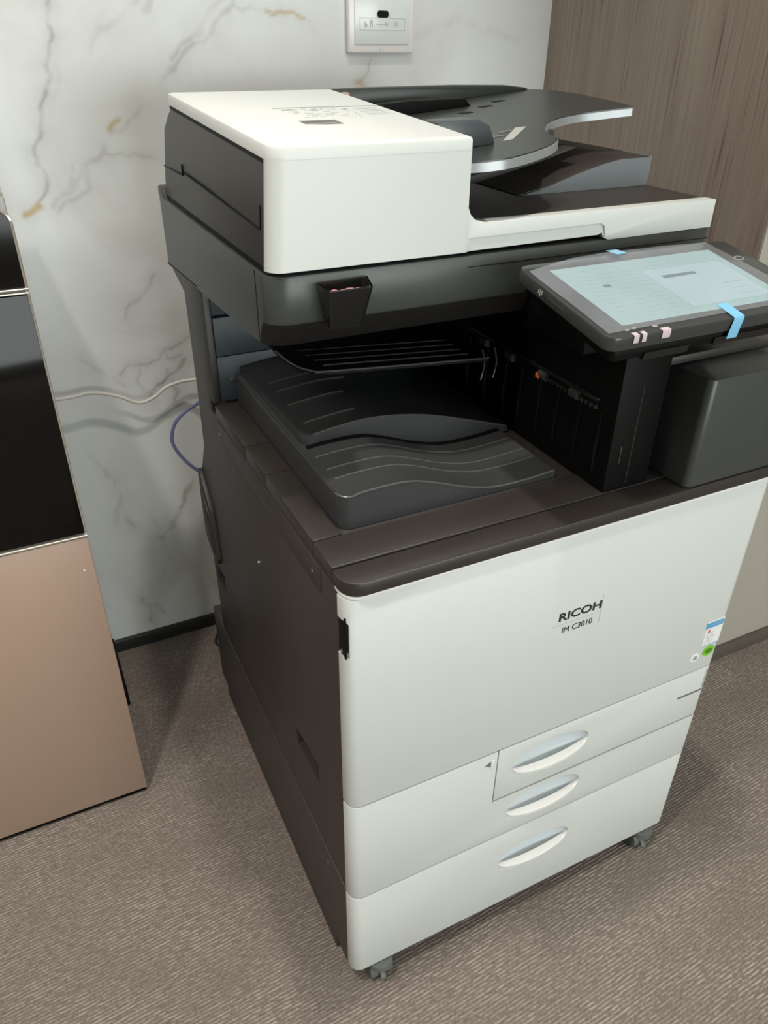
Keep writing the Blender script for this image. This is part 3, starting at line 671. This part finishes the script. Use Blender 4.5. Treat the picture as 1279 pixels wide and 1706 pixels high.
# output stack ramp and ridges
bm = bmesh.new()
def ramp_block(prof, y0, y1, zb, m, name, parent, fy=None):
    pts = [(prof[0][0], zb)]+prof+[(prof[-1][0], zb)]
    return part(name, prism(pts, 'y', y0, y1, .0008), m, parent)
rp = [(.352,1.0345),(.395,1.042),(.439,1.0545),(.475,1.0630),(.503,1.0675),(.5475,1.0680)]
ramp_o = ramp_block(rp, .2755, .590, 1.033, DECK, 'paper_ramp', fb)
pts = [(.352,1.0338)]+[(x, z-.0012) for x, z in rp]+[(.5475,1.0338)]
part('ramp_face', prism(pts, 'y', .2725, .2752), GREYS, fb, 'slate grey front face of the ramp')
part('ramp_edge', rbox(.5475, .5497, .2722, .59, 1.0335, 1.0682, .0004), GREYS, fb)
part('paper_guide_plate', prism([(.20,1.0335),(.212,1.046),(.30,1.0540),(.40,1.0700),(.455,1.0785),(.40,1.0640),(.30,1.0440),(.23,1.0335)], 'y', .305, .42, .0008), DARK, fb)
part('guide_roller', cyl(bmesh.new(), (.232, .232, 1.047), .0055, .018, 'x', 16), GREYS, fb)
part('feeder_inner_wall', rbox(.206, .2112, .180, .50, 1.034, 1.085, .001), BLACK, fb)
# original input tray: curved plate
def tz(x): return 1.0905+.088*(x-.211)
out = [(.2120,.1680)]
for x, y in ((.232,.1600),(.255,.1575),(.290,.1680),(.320,.1830),(.342,.2000),(.350,.2120),(.356,.2300),(.368,.2560),(.385,.2800),(.410,.3080),(.440,.3260),(.470,.3320),(.505,.3270),(.545,.3180),(.551,.3230),(.570,.39),(.590,.48),(.598,.560),(.590,.595),(.560,.612),(.4,.612),(.2120,.612)): out.append((x, y))
def dens(P, k=4):
    Q = []; n = len(P)
    for i in range(n-1):
        p0, p1, p2, p3 = [np.array(P[max(0, min(n-1, i+d_))]) for d_ in (-1, 0, 1, 2)]
        for t in np.arange(k)/k: Q.append(tuple(.5*(2*p1+(p2-p0)*t+(2*p0-5*p1+4*p2-p3)*t*t+(3*p1-p0-3*p2+p3)*t**3)))
    Q.append(P[-1]); return Q
out = dens(out[:15])+out[15:]
def solid(pts2, zf, th, b=.0):
    bm = plate([(x, y, zf(x)) for x, y in pts2], th)
    bmesh.ops.triangulate(bm, faces=[f for f in bm.faces if len(f.verts) > 4])
    return bm
intray = part('original_tray', solid(out, tz, .0105), TRAYTOP)
# silver lip along the front edge
lip = out[:out.index((.551,.3230))+1]
bm = bmesh.new(); rows = []
for i, (x, y) in enumerate(lip):
    a = lip[max(i-1, 0)]; b_ = lip[min(i+1, len(lip)-1)]; t = Vector((b_[0]-a[0], b_[1]-a[1])).normalized(); nn = Vector((t.y, -t.x))
    rows.append([bm.verts.new((x+nn.x*o_, y+nn.y*o_, tz(x)+dz)) for o_, dz in ((-.001, -.0012), (.0012, -.0016), (.0014, -.0100), (-.001, -.0102))])
for A, B in zip(rows, rows[1:]):
    for k in range(4): bm.faces.new((A[k], A[(k+1)%4], B[(k+1)%4], B[k]))
bm.faces.new(rows[0]); bm.faces.new(rows[-1][::-1])
part('tray_edge', bm, SILVER, intray, 'silver front edge')
# raised fence at the rear, side guide, prints
part('rear_guide', prism([(.2125,tz(.2125)),(.2125,1.1285),(.30,1.1305),(.45,1.1315),(.54,1.1300),(.575,1.1265),(.586,tz(.586))], 'y', .600, .612, .0012), TRAYTOP, intray)
part('rear_guide', prism([(.2125,tz(.2125)),(.2125,1.108),(.33,1.118),(.42,1.1195),(.43,tz(.43))], 'y', .520, .540, .0012), BLACK, intray)
part('side_guide', prism([(.2125,1.092),(.2125,1.1205),(.262,1.1215),(.277,1.115),(.284,1.100),(.284,1.0965)], 'y', .232, .262, .0015, 3), GUIDE, intray)
bm = plate([(.300,.240,tz(.3)+.0006),(.313,.240,tz(.313)+.0006),(.372,.300,tz(.372)+.0006),(.359,.304,tz(.359)+.0006)], .001)
part('size_scale', bm, PALEINK, intray, 'pale paper size scale')
for a, b_ in (((.30, .266), (.322, .276)), ((.325, .285), (.345, .297))):
    part('size_mark', plate([(a[0], a[1], tz(a[0])+.0006), (b_[0], b_[1]-.008, tz(b_[0])+.0006), (b_[0], b_[1], tz(b_[0])+.0006), (a[0]+.004, a[1]+.010, tz(a[0])+.0006)], .001), GREYINK, intray)
for x, y in ((.380, .46), (.43, .49), (.47, .52)):
    part('vent_slot', plate([(x, y, tz(x)+.0005), (x+.018, y, tz(x+.018)+.0005), (x+.018, y+.012, tz(x+.018)+.0005), (x, y+.012, tz(x)+.0005)], .001), BLACK, intray)
part('tray_sticker', plate([(x, y, tz(x)+.0007) for x, y in ((.262,.43),(.290,.43),(.296,.465),(.268,.465))], .001), PALEINK, intray, 'small pale sticker')
part('tray_sticker', plate([(x, y, tz(x)+.0007) for x, y in ((.236,.41),(.252,.41),(.258,.43),(.242,.43))], .001), GREYINK, intray)
part('warning_sticker', rbox(.262, .270, .585, .5990, 1.108, 1.1255, .001), mat('orange_sticker', (.60, .42, .33), .5, noise=.3, nscale=90), intray, 'small orange sticker')
part('tray_hinge', rbox(.392, .414, .300, .330, 1.068, 1.100, .002), DARK, fb)
# casters
def caster(x, y):
    bm = bmesh.new(); cyl(bm, (x, y, .0425), .020, .011, 'z', 20); box(bm, x-.014, x+.014, y-.004, y+.022, .022, .040)
    c = part('caster', bm, CASTM)
    for dx in (-.012, .012):
        w_ = bmesh.new(); cyl(w_, (x+dx, y+.008, .0205), .0200, .012, 'x', 24); bev(w_, [e for e in w_.edges if e.calc_face_angle(0) > 1], .002, 2)
        part('wheel', w_, CASTM, c)
    part('brake_lever', prism([(y-.018,.012),(y-.014,.018),(y+.004,.030),(y+.004,.024),(y-.013,.010)], 'x', x-.004, x+.004, .0008), CASTM, c)
for x, y in ((.046, .010), (.545, .010), (.040, .630), (.545, .630)): caster(x, y)
part('floor_skirt', rbox(.003, .0055, .07, .655, .004, .047, 0), DECK)
# operation panel ------------------------------------------------------
A = .188; OX, OY, OZ = .2755, -.0140, .9730
PM = Matrix.Translation((OX, OY, OZ)) @ Matrix.Rotation(A, 4, 'X')   # local: x right, y up the slope, z out of the screen
def pbox(x0, x1, y0, y1, z0, z1, b=.0006, r=0, seg=5):
    bm = bmesh.new(); box(bm, x0, x1, y0, y1, z0, z1)
    if r: bev(bm, [e for e in bm.edges if abs(e.verts[0].co.z-e.verts[1].co.z) > 1e-6], r, seg)
    if b: bev(bm, [e for e in bm.edges if len(e.link_faces) == 2 and e.calc_face_angle(0) > .6], b, 2)
    bmesh.ops.transform(bm, matrix=PM, verts=bm.verts[:]); return bm
op = part('operation_panel', pbox(-.028, .258, -.0195, .1355, -.014, 0, .0018, .012), BEZEL)
part('panel_back', pbox(-.018, .250, -.0165, .130, -.028, -.0135, .004, .008), BLACK, op)
part('panel_arm', rbox(.30, .50, .060, .165, .9140, .9560, .004), BLACK, op)
part('panel_grip', pbox(.020, .075, -.0185, -.012, -.0290, -.0215, .001), GLOSS, op)
part('panel_grip', pbox(.108, .190, -.0185, -.012, -.0275, -.0195, .001), GLOSS, op)
scr = part('screen', pbox(0, .217, 0, .117, -.001, .0003, 0), SCREEN, op)
part('screen_dialog', pbox(.098, .205, .012, .090, .0003, .00045, 0), SCRLT, op)
part('screen_bar', pbox(.112, .156, .0700, .0755, .0004, .0007, 0), SCRDK, op)
part('screen_button', pbox(.034, .042, .0690, .0740, .0003, .0007, 0), SCRDK, op)
bm = bmesh.new()
def padd(x0, x1, y0, y1, z0=.0003, z1=.0006): box(bm, x0, x1, y0, y1, z0, z1)
for c in range(3):
    for k in range(11):
        x0 = .012+.030*c+random.uniform(0, .003); padd(x0, x0+random.uniform(.010, .022), .014+.008*k, .0152+.008*k)
for k in range(22): padd(.0965, .0975, .008+k*.0045, .0105+k*.0045)
for k in range(9): padd(.108+k*.0105, .1145+k*.0105, .0985, .0996)
padd(0.003, .214, .1055, .1060); padd(.003, .214, .0085, .0090)
for k in range(3): padd(.170, .170+.02+.004*k, .020+.012*k, .0212+.012*k)
bmesh.ops.transform(bm, matrix=PM, verts=bm.verts[:])
o = part('screen_text', bm, SCRTX, op); o['kind'] = 'stuff'
# protective film, a little larger than the screen, lifted along its top edge
bm = bmesh.new(); nu, nv = 16, 10; G = []
outl = lambda u, v: (-.024+.252*u+.008*(1-v)*u, -.010+v*(.141+.003*u)-.012*v*max(0, .25-u)*4)
for j in range(nv+1):
    row = []
    for i in range(nu+1):
        u, v = i/nu, j/nv; x, y = outl(u, v)
        z = .0010+.0030*max(0, v-.82)*5*math.sin(PI*min(1, u*1.1))+.0006*math.sin(u*9+v*4)**2
        row.append(bm.verts.new((x, y, z)))
    G.append(row)
for j in range(nv):
    for i in range(nu): bm.faces.new((G[j][i], G[j][i+1], G[j+1][i+1], G[j+1][i]))
bmesh.ops.transform(bm, matrix=PM, verts=bm.verts[:])
part('protective_film', bm, FILM, op, 'clear protective film over the screen')
def strip(path, wdt, m, label):
    """tape following a path of (x,y,z) in the panel frame"""
    bm = bmesh.new(); rows = []
    for (x, y, z) in path: rows.append([bm.verts.new((x-wdt/2, y, z)), bm.verts.new((x+wdt/2, y, z)), bm.verts.new((x+wdt/2, y, z-.0004)), bm.verts.new((x-wdt/2, y, z-.0004))])
    for A_, B_ in zip(rows, rows[1:]):
        for k in range(4): bm.faces.new((A_[k], A_[(k+1)%4], B_[(k+1)%4], B_[k]))
    bm.faces.new(rows[0]); bm.faces.new(rows[-1][::-1])
    bmesh.ops.transform(bm, matrix=PM, verts=bm.verts[:])
    return part('tape_strip', bm, m, op, label)
strip([(.128,.0050,.0024),(.1275,-.0100,.0018),(.1275,-.0195,.0012),(.1272,-.0208,-.001),(.1262,-.0215,-.0130),(.1255,-.0222,-.0200)], .0135, TAPE, 'bright blue tape at the lower edge')
strip([(.098,.1420,.0012),(.098,.1385,.0022),(.098,.124,.0050)], .014, TAPE, 'blue tape at the upper edge')
for x, wd in ((.001, .006), (.0105, .005), (.0365, .010)):
    strip([(x,-.0145,.0006),(x,-.0195,.0008),(x,-.0203,-.001),(x,-.0208,-.0065)], wd, PTAPE, 'pale pink tape tab')
bm = bmesh.new()
for x, y, s in ((-.0015,-.0085,.0022),(.0075,-.0075,.0022),(.0305,-.0095,.0026)):
    box(bm, x-s, x+s, y-s*.5, y+s*.5, 0, .0003)
bmesh.ops.transform(bm, matrix=PM, verts=bm.verts[:]); part('indicator_icon', bm, PALEINK, op)
bm = bmesh.new()
for a in range(28):   # NFC-like loop mark at the right
    t = a/28*2*PI; x = .2375+.0055*math.cos(t); y = .0900+.0042*math.sin(t); box(bm, x-.0006, x+.0006, y-.0005, y+.0005, 0, .0003)
bmesh.ops.transform(bm, matrix=PM, verts=bm.verts[:]); part('card_reader_mark', bm, PALEINK, op)
bm = bmesh.new(); box(bm, -.0284, -.0278, .089, .0905, -.0105, -.004); box(bm, -.0284, -.0278, .092, .0932, -.009, -.0045); box(bm, -.0284, -.0278, .0865, .0877, -.0085, -.004)
bmesh.ops.transform(bm, matrix=PM, verts=bm.verts[:]); part('usb_icon', bm, PALEINK, op)
part('usb_slot', pbox(-.0286, -.0275, .050, .078, -.0072, -.0065, 0), FRONTG, op)

# pink thing lying in the cup
bm = bmesh.new(); pts = [(.0500+.0285*i/10, .132+.002*math.sin(i*1.3), .9885+.0010*math.sin(i*2.1)) for i in range(11)]
tube(pts, .0058, 8, bm=bm, sub=2); bmesh.ops.scale(bm, vec=(1, 1, .75), verts=bm.verts[:], space=Matrix.Translation((-.06, -.132, -.9885)))
tag(finish('paper_clip_packet', bm, PINK), 'small pink packet of clips lying in the black cup on the copier', 'packet')

# ------------------------------------------------------------------ cabinet on the left
CX1, CY0 = -.2005, .4905
CB = thing('water_dispenser', 'tall champagne and black glass dispenser cabinet standing left of the copier', 'dispenser', (-.40, .65, 0))
def cpart(n, bm, m, parent=CB, label=None):
    o = finish(n, bm, m, parent)
    if label: o['label'] = label
    return o
CXL = -.62
cpart('cabinet_body', rbox(CXL, CX1-.002, CY0+.004, .80, .018, 1.035, .003), CGREY)
cpart('lower_panel', rbox(CXL, CX1, CY0-.004, CY0+.004, .012, .570, .0015), CHAMP, label='champagne lower door panel')
cpart('trim_strip', rbox(CXL, CX1+.0005, CY0-.005, CY0+.004, .5715, .5745, .0005), CTRIM)
cpart('glass_panel', rbox(CXL, CX1-.002, CY0-.0035, CY0+.004, .5775, .9250, .0008), GLASSB, label='black glass middle panel')
def frame_top():
    # upper glass with rounded top right corner
    r = .016; x1 = CX1-.002; z1 = 1.0230
    p = [(CXL, .9345), (x1, .9345)]+[(x1-r+r*math.cos(a), z1-r+r*math.sin(a)) for a in np.linspace(0, PI/2, 7)]+[(CXL, z1)]
    return p
cpart('glass_panel', prism(frame_top(), 'y', CY0-.0035, CY0+.004), GLASSB, label='black glass upper panel')
cpart('trim_strip', rbox(CXL, CX1+.0005, CY0-.005, CY0+.004, .9262, .9282, .0004), CTRIM)
cpart('trim_strip', rbox(CXL, CX1+.0005, CY0-.005, CY0+.004, .9312, .9332, .0004), CTRIM)
cpart('edge_trim', tube([(CX1-.0005, CY0-.0035, .578), (CX1-.0005, CY0-.0035, .9330)], .0013, 6, sub=0), CTRIM)
r = .0175; pts = [(CX1-.0008, CY0-.0035, .934)]+[(CX1-.0008-r+r*math.cos(a), CY0-.0035, 1.0245-r+r*math.sin(a)) for a in np.linspace(0, PI/2, 7)]+[(CXL, CY0-.0035, 1.0245)]
cpart('edge_trim', tube(pts, .0018, 6, sub=0), CTRIM)
cpart('top_cover', rboxv(CXL, CX1-.003, CY0+.000, .80, 1.026, 1.040, .016, lambda x, y: y < .5 and x > -.3, .003), CTRIM)
cpart('plinth', rbox(CXL, CX1-.004, CY0+.002, .795, 0, .018, .001), BLACK)
cpart('screw', cyl(bmesh.new(), (-.2155, CY0-.004, .515), .0014, .001, 'y', 8), PLATE)
cpart('rear_frame', rbox(-.21, -.190, .72, .88, 0, .055, .001), BLACK)

# ------------------------------------------------------------------ cables
bm = tube([(-.32,.870,.640),(-.179,.872,.630),(-.13,.873,.632),(-.085,.872,.618),(-.050,.872,.598),(-.020,.872,.604),(.012,.872,.622),(.066,.870,.626),(.16,.80,.63),(.20,.60,.64)], .0032, 10)
tag(finish('white_cable', bm, CABLEW), 'white cable hanging across the marble wall above the blue one', 'cable')
bm = tube([(.10,.640,.660),(.050,.680,.668),(.020,.690,.655),(-.012,.695,.632),(-.025,.697,.605),(-.024,.698,.580),(-.006,.698,.545),(.020,.690,.518),(.055,.640,.505)], [.0030]*20, 10)
tag(finish('network_cable', bm, CABLEB), 'blue network cable looping out behind the copier', 'cable')
bm = tube([(.30,.80,.004),(.06,.85,.004),(.03,.845,.004),(.022,.825,.004),(.032,.812,.004),(.07,.80,.004),(.35,.76,.004)], .0028, 8)
tag(finish('power_cable', bm, CABLEK), 'black power cable lying in a small loop on the floor behind the copier', 'cable')

# ------------------------------------------------------------------ wall plate
WP = thing('wall_plate', 'white framed key card power plate mounted on the marble wall above the copier', 'wall plate', (.467, YB, 1.23))
y = YB
def wpart(n, bm, m, parent=WP, label=None):
    o = finish(n, bm, m, parent)
    if label: o['label'] = label
    return o
fr = wpart('plate_frame', rbox(.4035, .5315, y-.012, y-.0001, 1.165, 1.293, .004, 4), PLATE)
wpart('plate_face', rbox(.4150, .5200, y-.0145, y-.009, 1.1790, 1.283, .0012), PLATEG)
wpart('card_slot', prism([(.4575+.0035+.0035*math.cos(t)+(.0145 if math.cos(t) > 0 else 0), 1.2237+.0052*math.sin(t)) for t in [k/20*2*PI+.01 for k in range(20)]], 'y', y-.0152, y-.013), BLACK)
def wbox(x0, x1, z0, z1, d=.0003): 
    b_ = bmesh.new(); box(b_, x0, x1, y-.0148-d, y-.0140, z0, z1); return b_
b_ = bmesh.new()
for x0, x1, z0, z1 in ((.4240,.5110,1.2000,1.2008),(.4240,.4248,1.2000,1.2185),(.5102,.5110,1.2000,1.2185),(.4240,.4550,1.2177,1.2185),(.4815,.5110,1.2177,1.2185),(.4550,.4558,1.2177,1.2255),(.4807,.4815,1.2177,1.2255)):
    box(b_, x0, x1, y-.0151, y-.014, z0, z1)
wpart('engraved_outline', b_, ENGR)
b_ = bmesh.new(); box(b_, .4570, .4740, y-.0152, y-.014, 1.2085, 1.2098)
prism([(.4735,1.2055),(.4800,1.2091),(.4735,1.2128)], 'y', y-.0152, y-.014, bm=b_)
wpart('engraved_arrow', b_, ENGR)
b_ = bmesh.new()
for x0, x1, z0, z1 in ((.4335,.4350,1.2045,1.2130),(.4365,.4380,1.2045,1.2100),(.4435,.4450,1.2040,1.2100),(.4435,.4485,1.2095,1.2150),(.4470,.4485,1.2040,1.2100),(.4900,.4910,1.2045,1.2135),(.4900,.4965,1.2125,1.2135),(.4955,.4965,1.2045,1.2135),(.4925,.4945,1.2065,1.2110)):
    box(b_, x0, x1, y-.0152, y-.014, z0, z1)
wpart('engraved_mark', b_, ENGR)['kind'] = 'stuff'
wpart('screw', cyl(bmesh.new(), (.4675, y-.0122, 1.1715), .0030, .002, 'y', 14), METAL)

# ------------------------------------------------------------------ ceiling fittings (above the frame)
for i, (x, yy, sx, sy) in enumerate(((.18, .04, .14, .14), (-.62, -.29, .14, .14), (-1.1, -.2, 1.2, .6), (1.6, -2.0, 1.2, .6))):
    if i == 2: x, yy = -1.75, -.2
    lt = thing('ceiling_light', ('small square recessed downlight straight above the copier', 'small square recessed downlight in front of the dispenser cabinet', 'long recessed ceiling light panel at the left of the room', 'long recessed ceiling light panel at the right of the room')[i], 'ceiling light', (x, yy, 2.64), None)
    bm = bmesh.new(); a, b_ = sx/2+.03, sy/2+.03
    for q in ((x-a, x+a, yy-b_, yy-b_+.03), (x-a, x+a, yy+b_-.03, yy+b_), (x-a, x-a+.03, yy-b_+.03, yy+b_-.03), (x+a-.03, x+a, yy-b_+.03, yy+b_-.03)): box(bm, *q, 2.63, 2.65)
    finish('light_frame', bm, CEIL, lt)
    finish('diffuser', rbox(x-sx/2, x+sx/2, yy-sy/2, yy+sy/2, 2.640, 2.650, .001), mat('diffuser', (.8, .8, .8), .5, emit=(1, .97, .9), estr=3), lt)
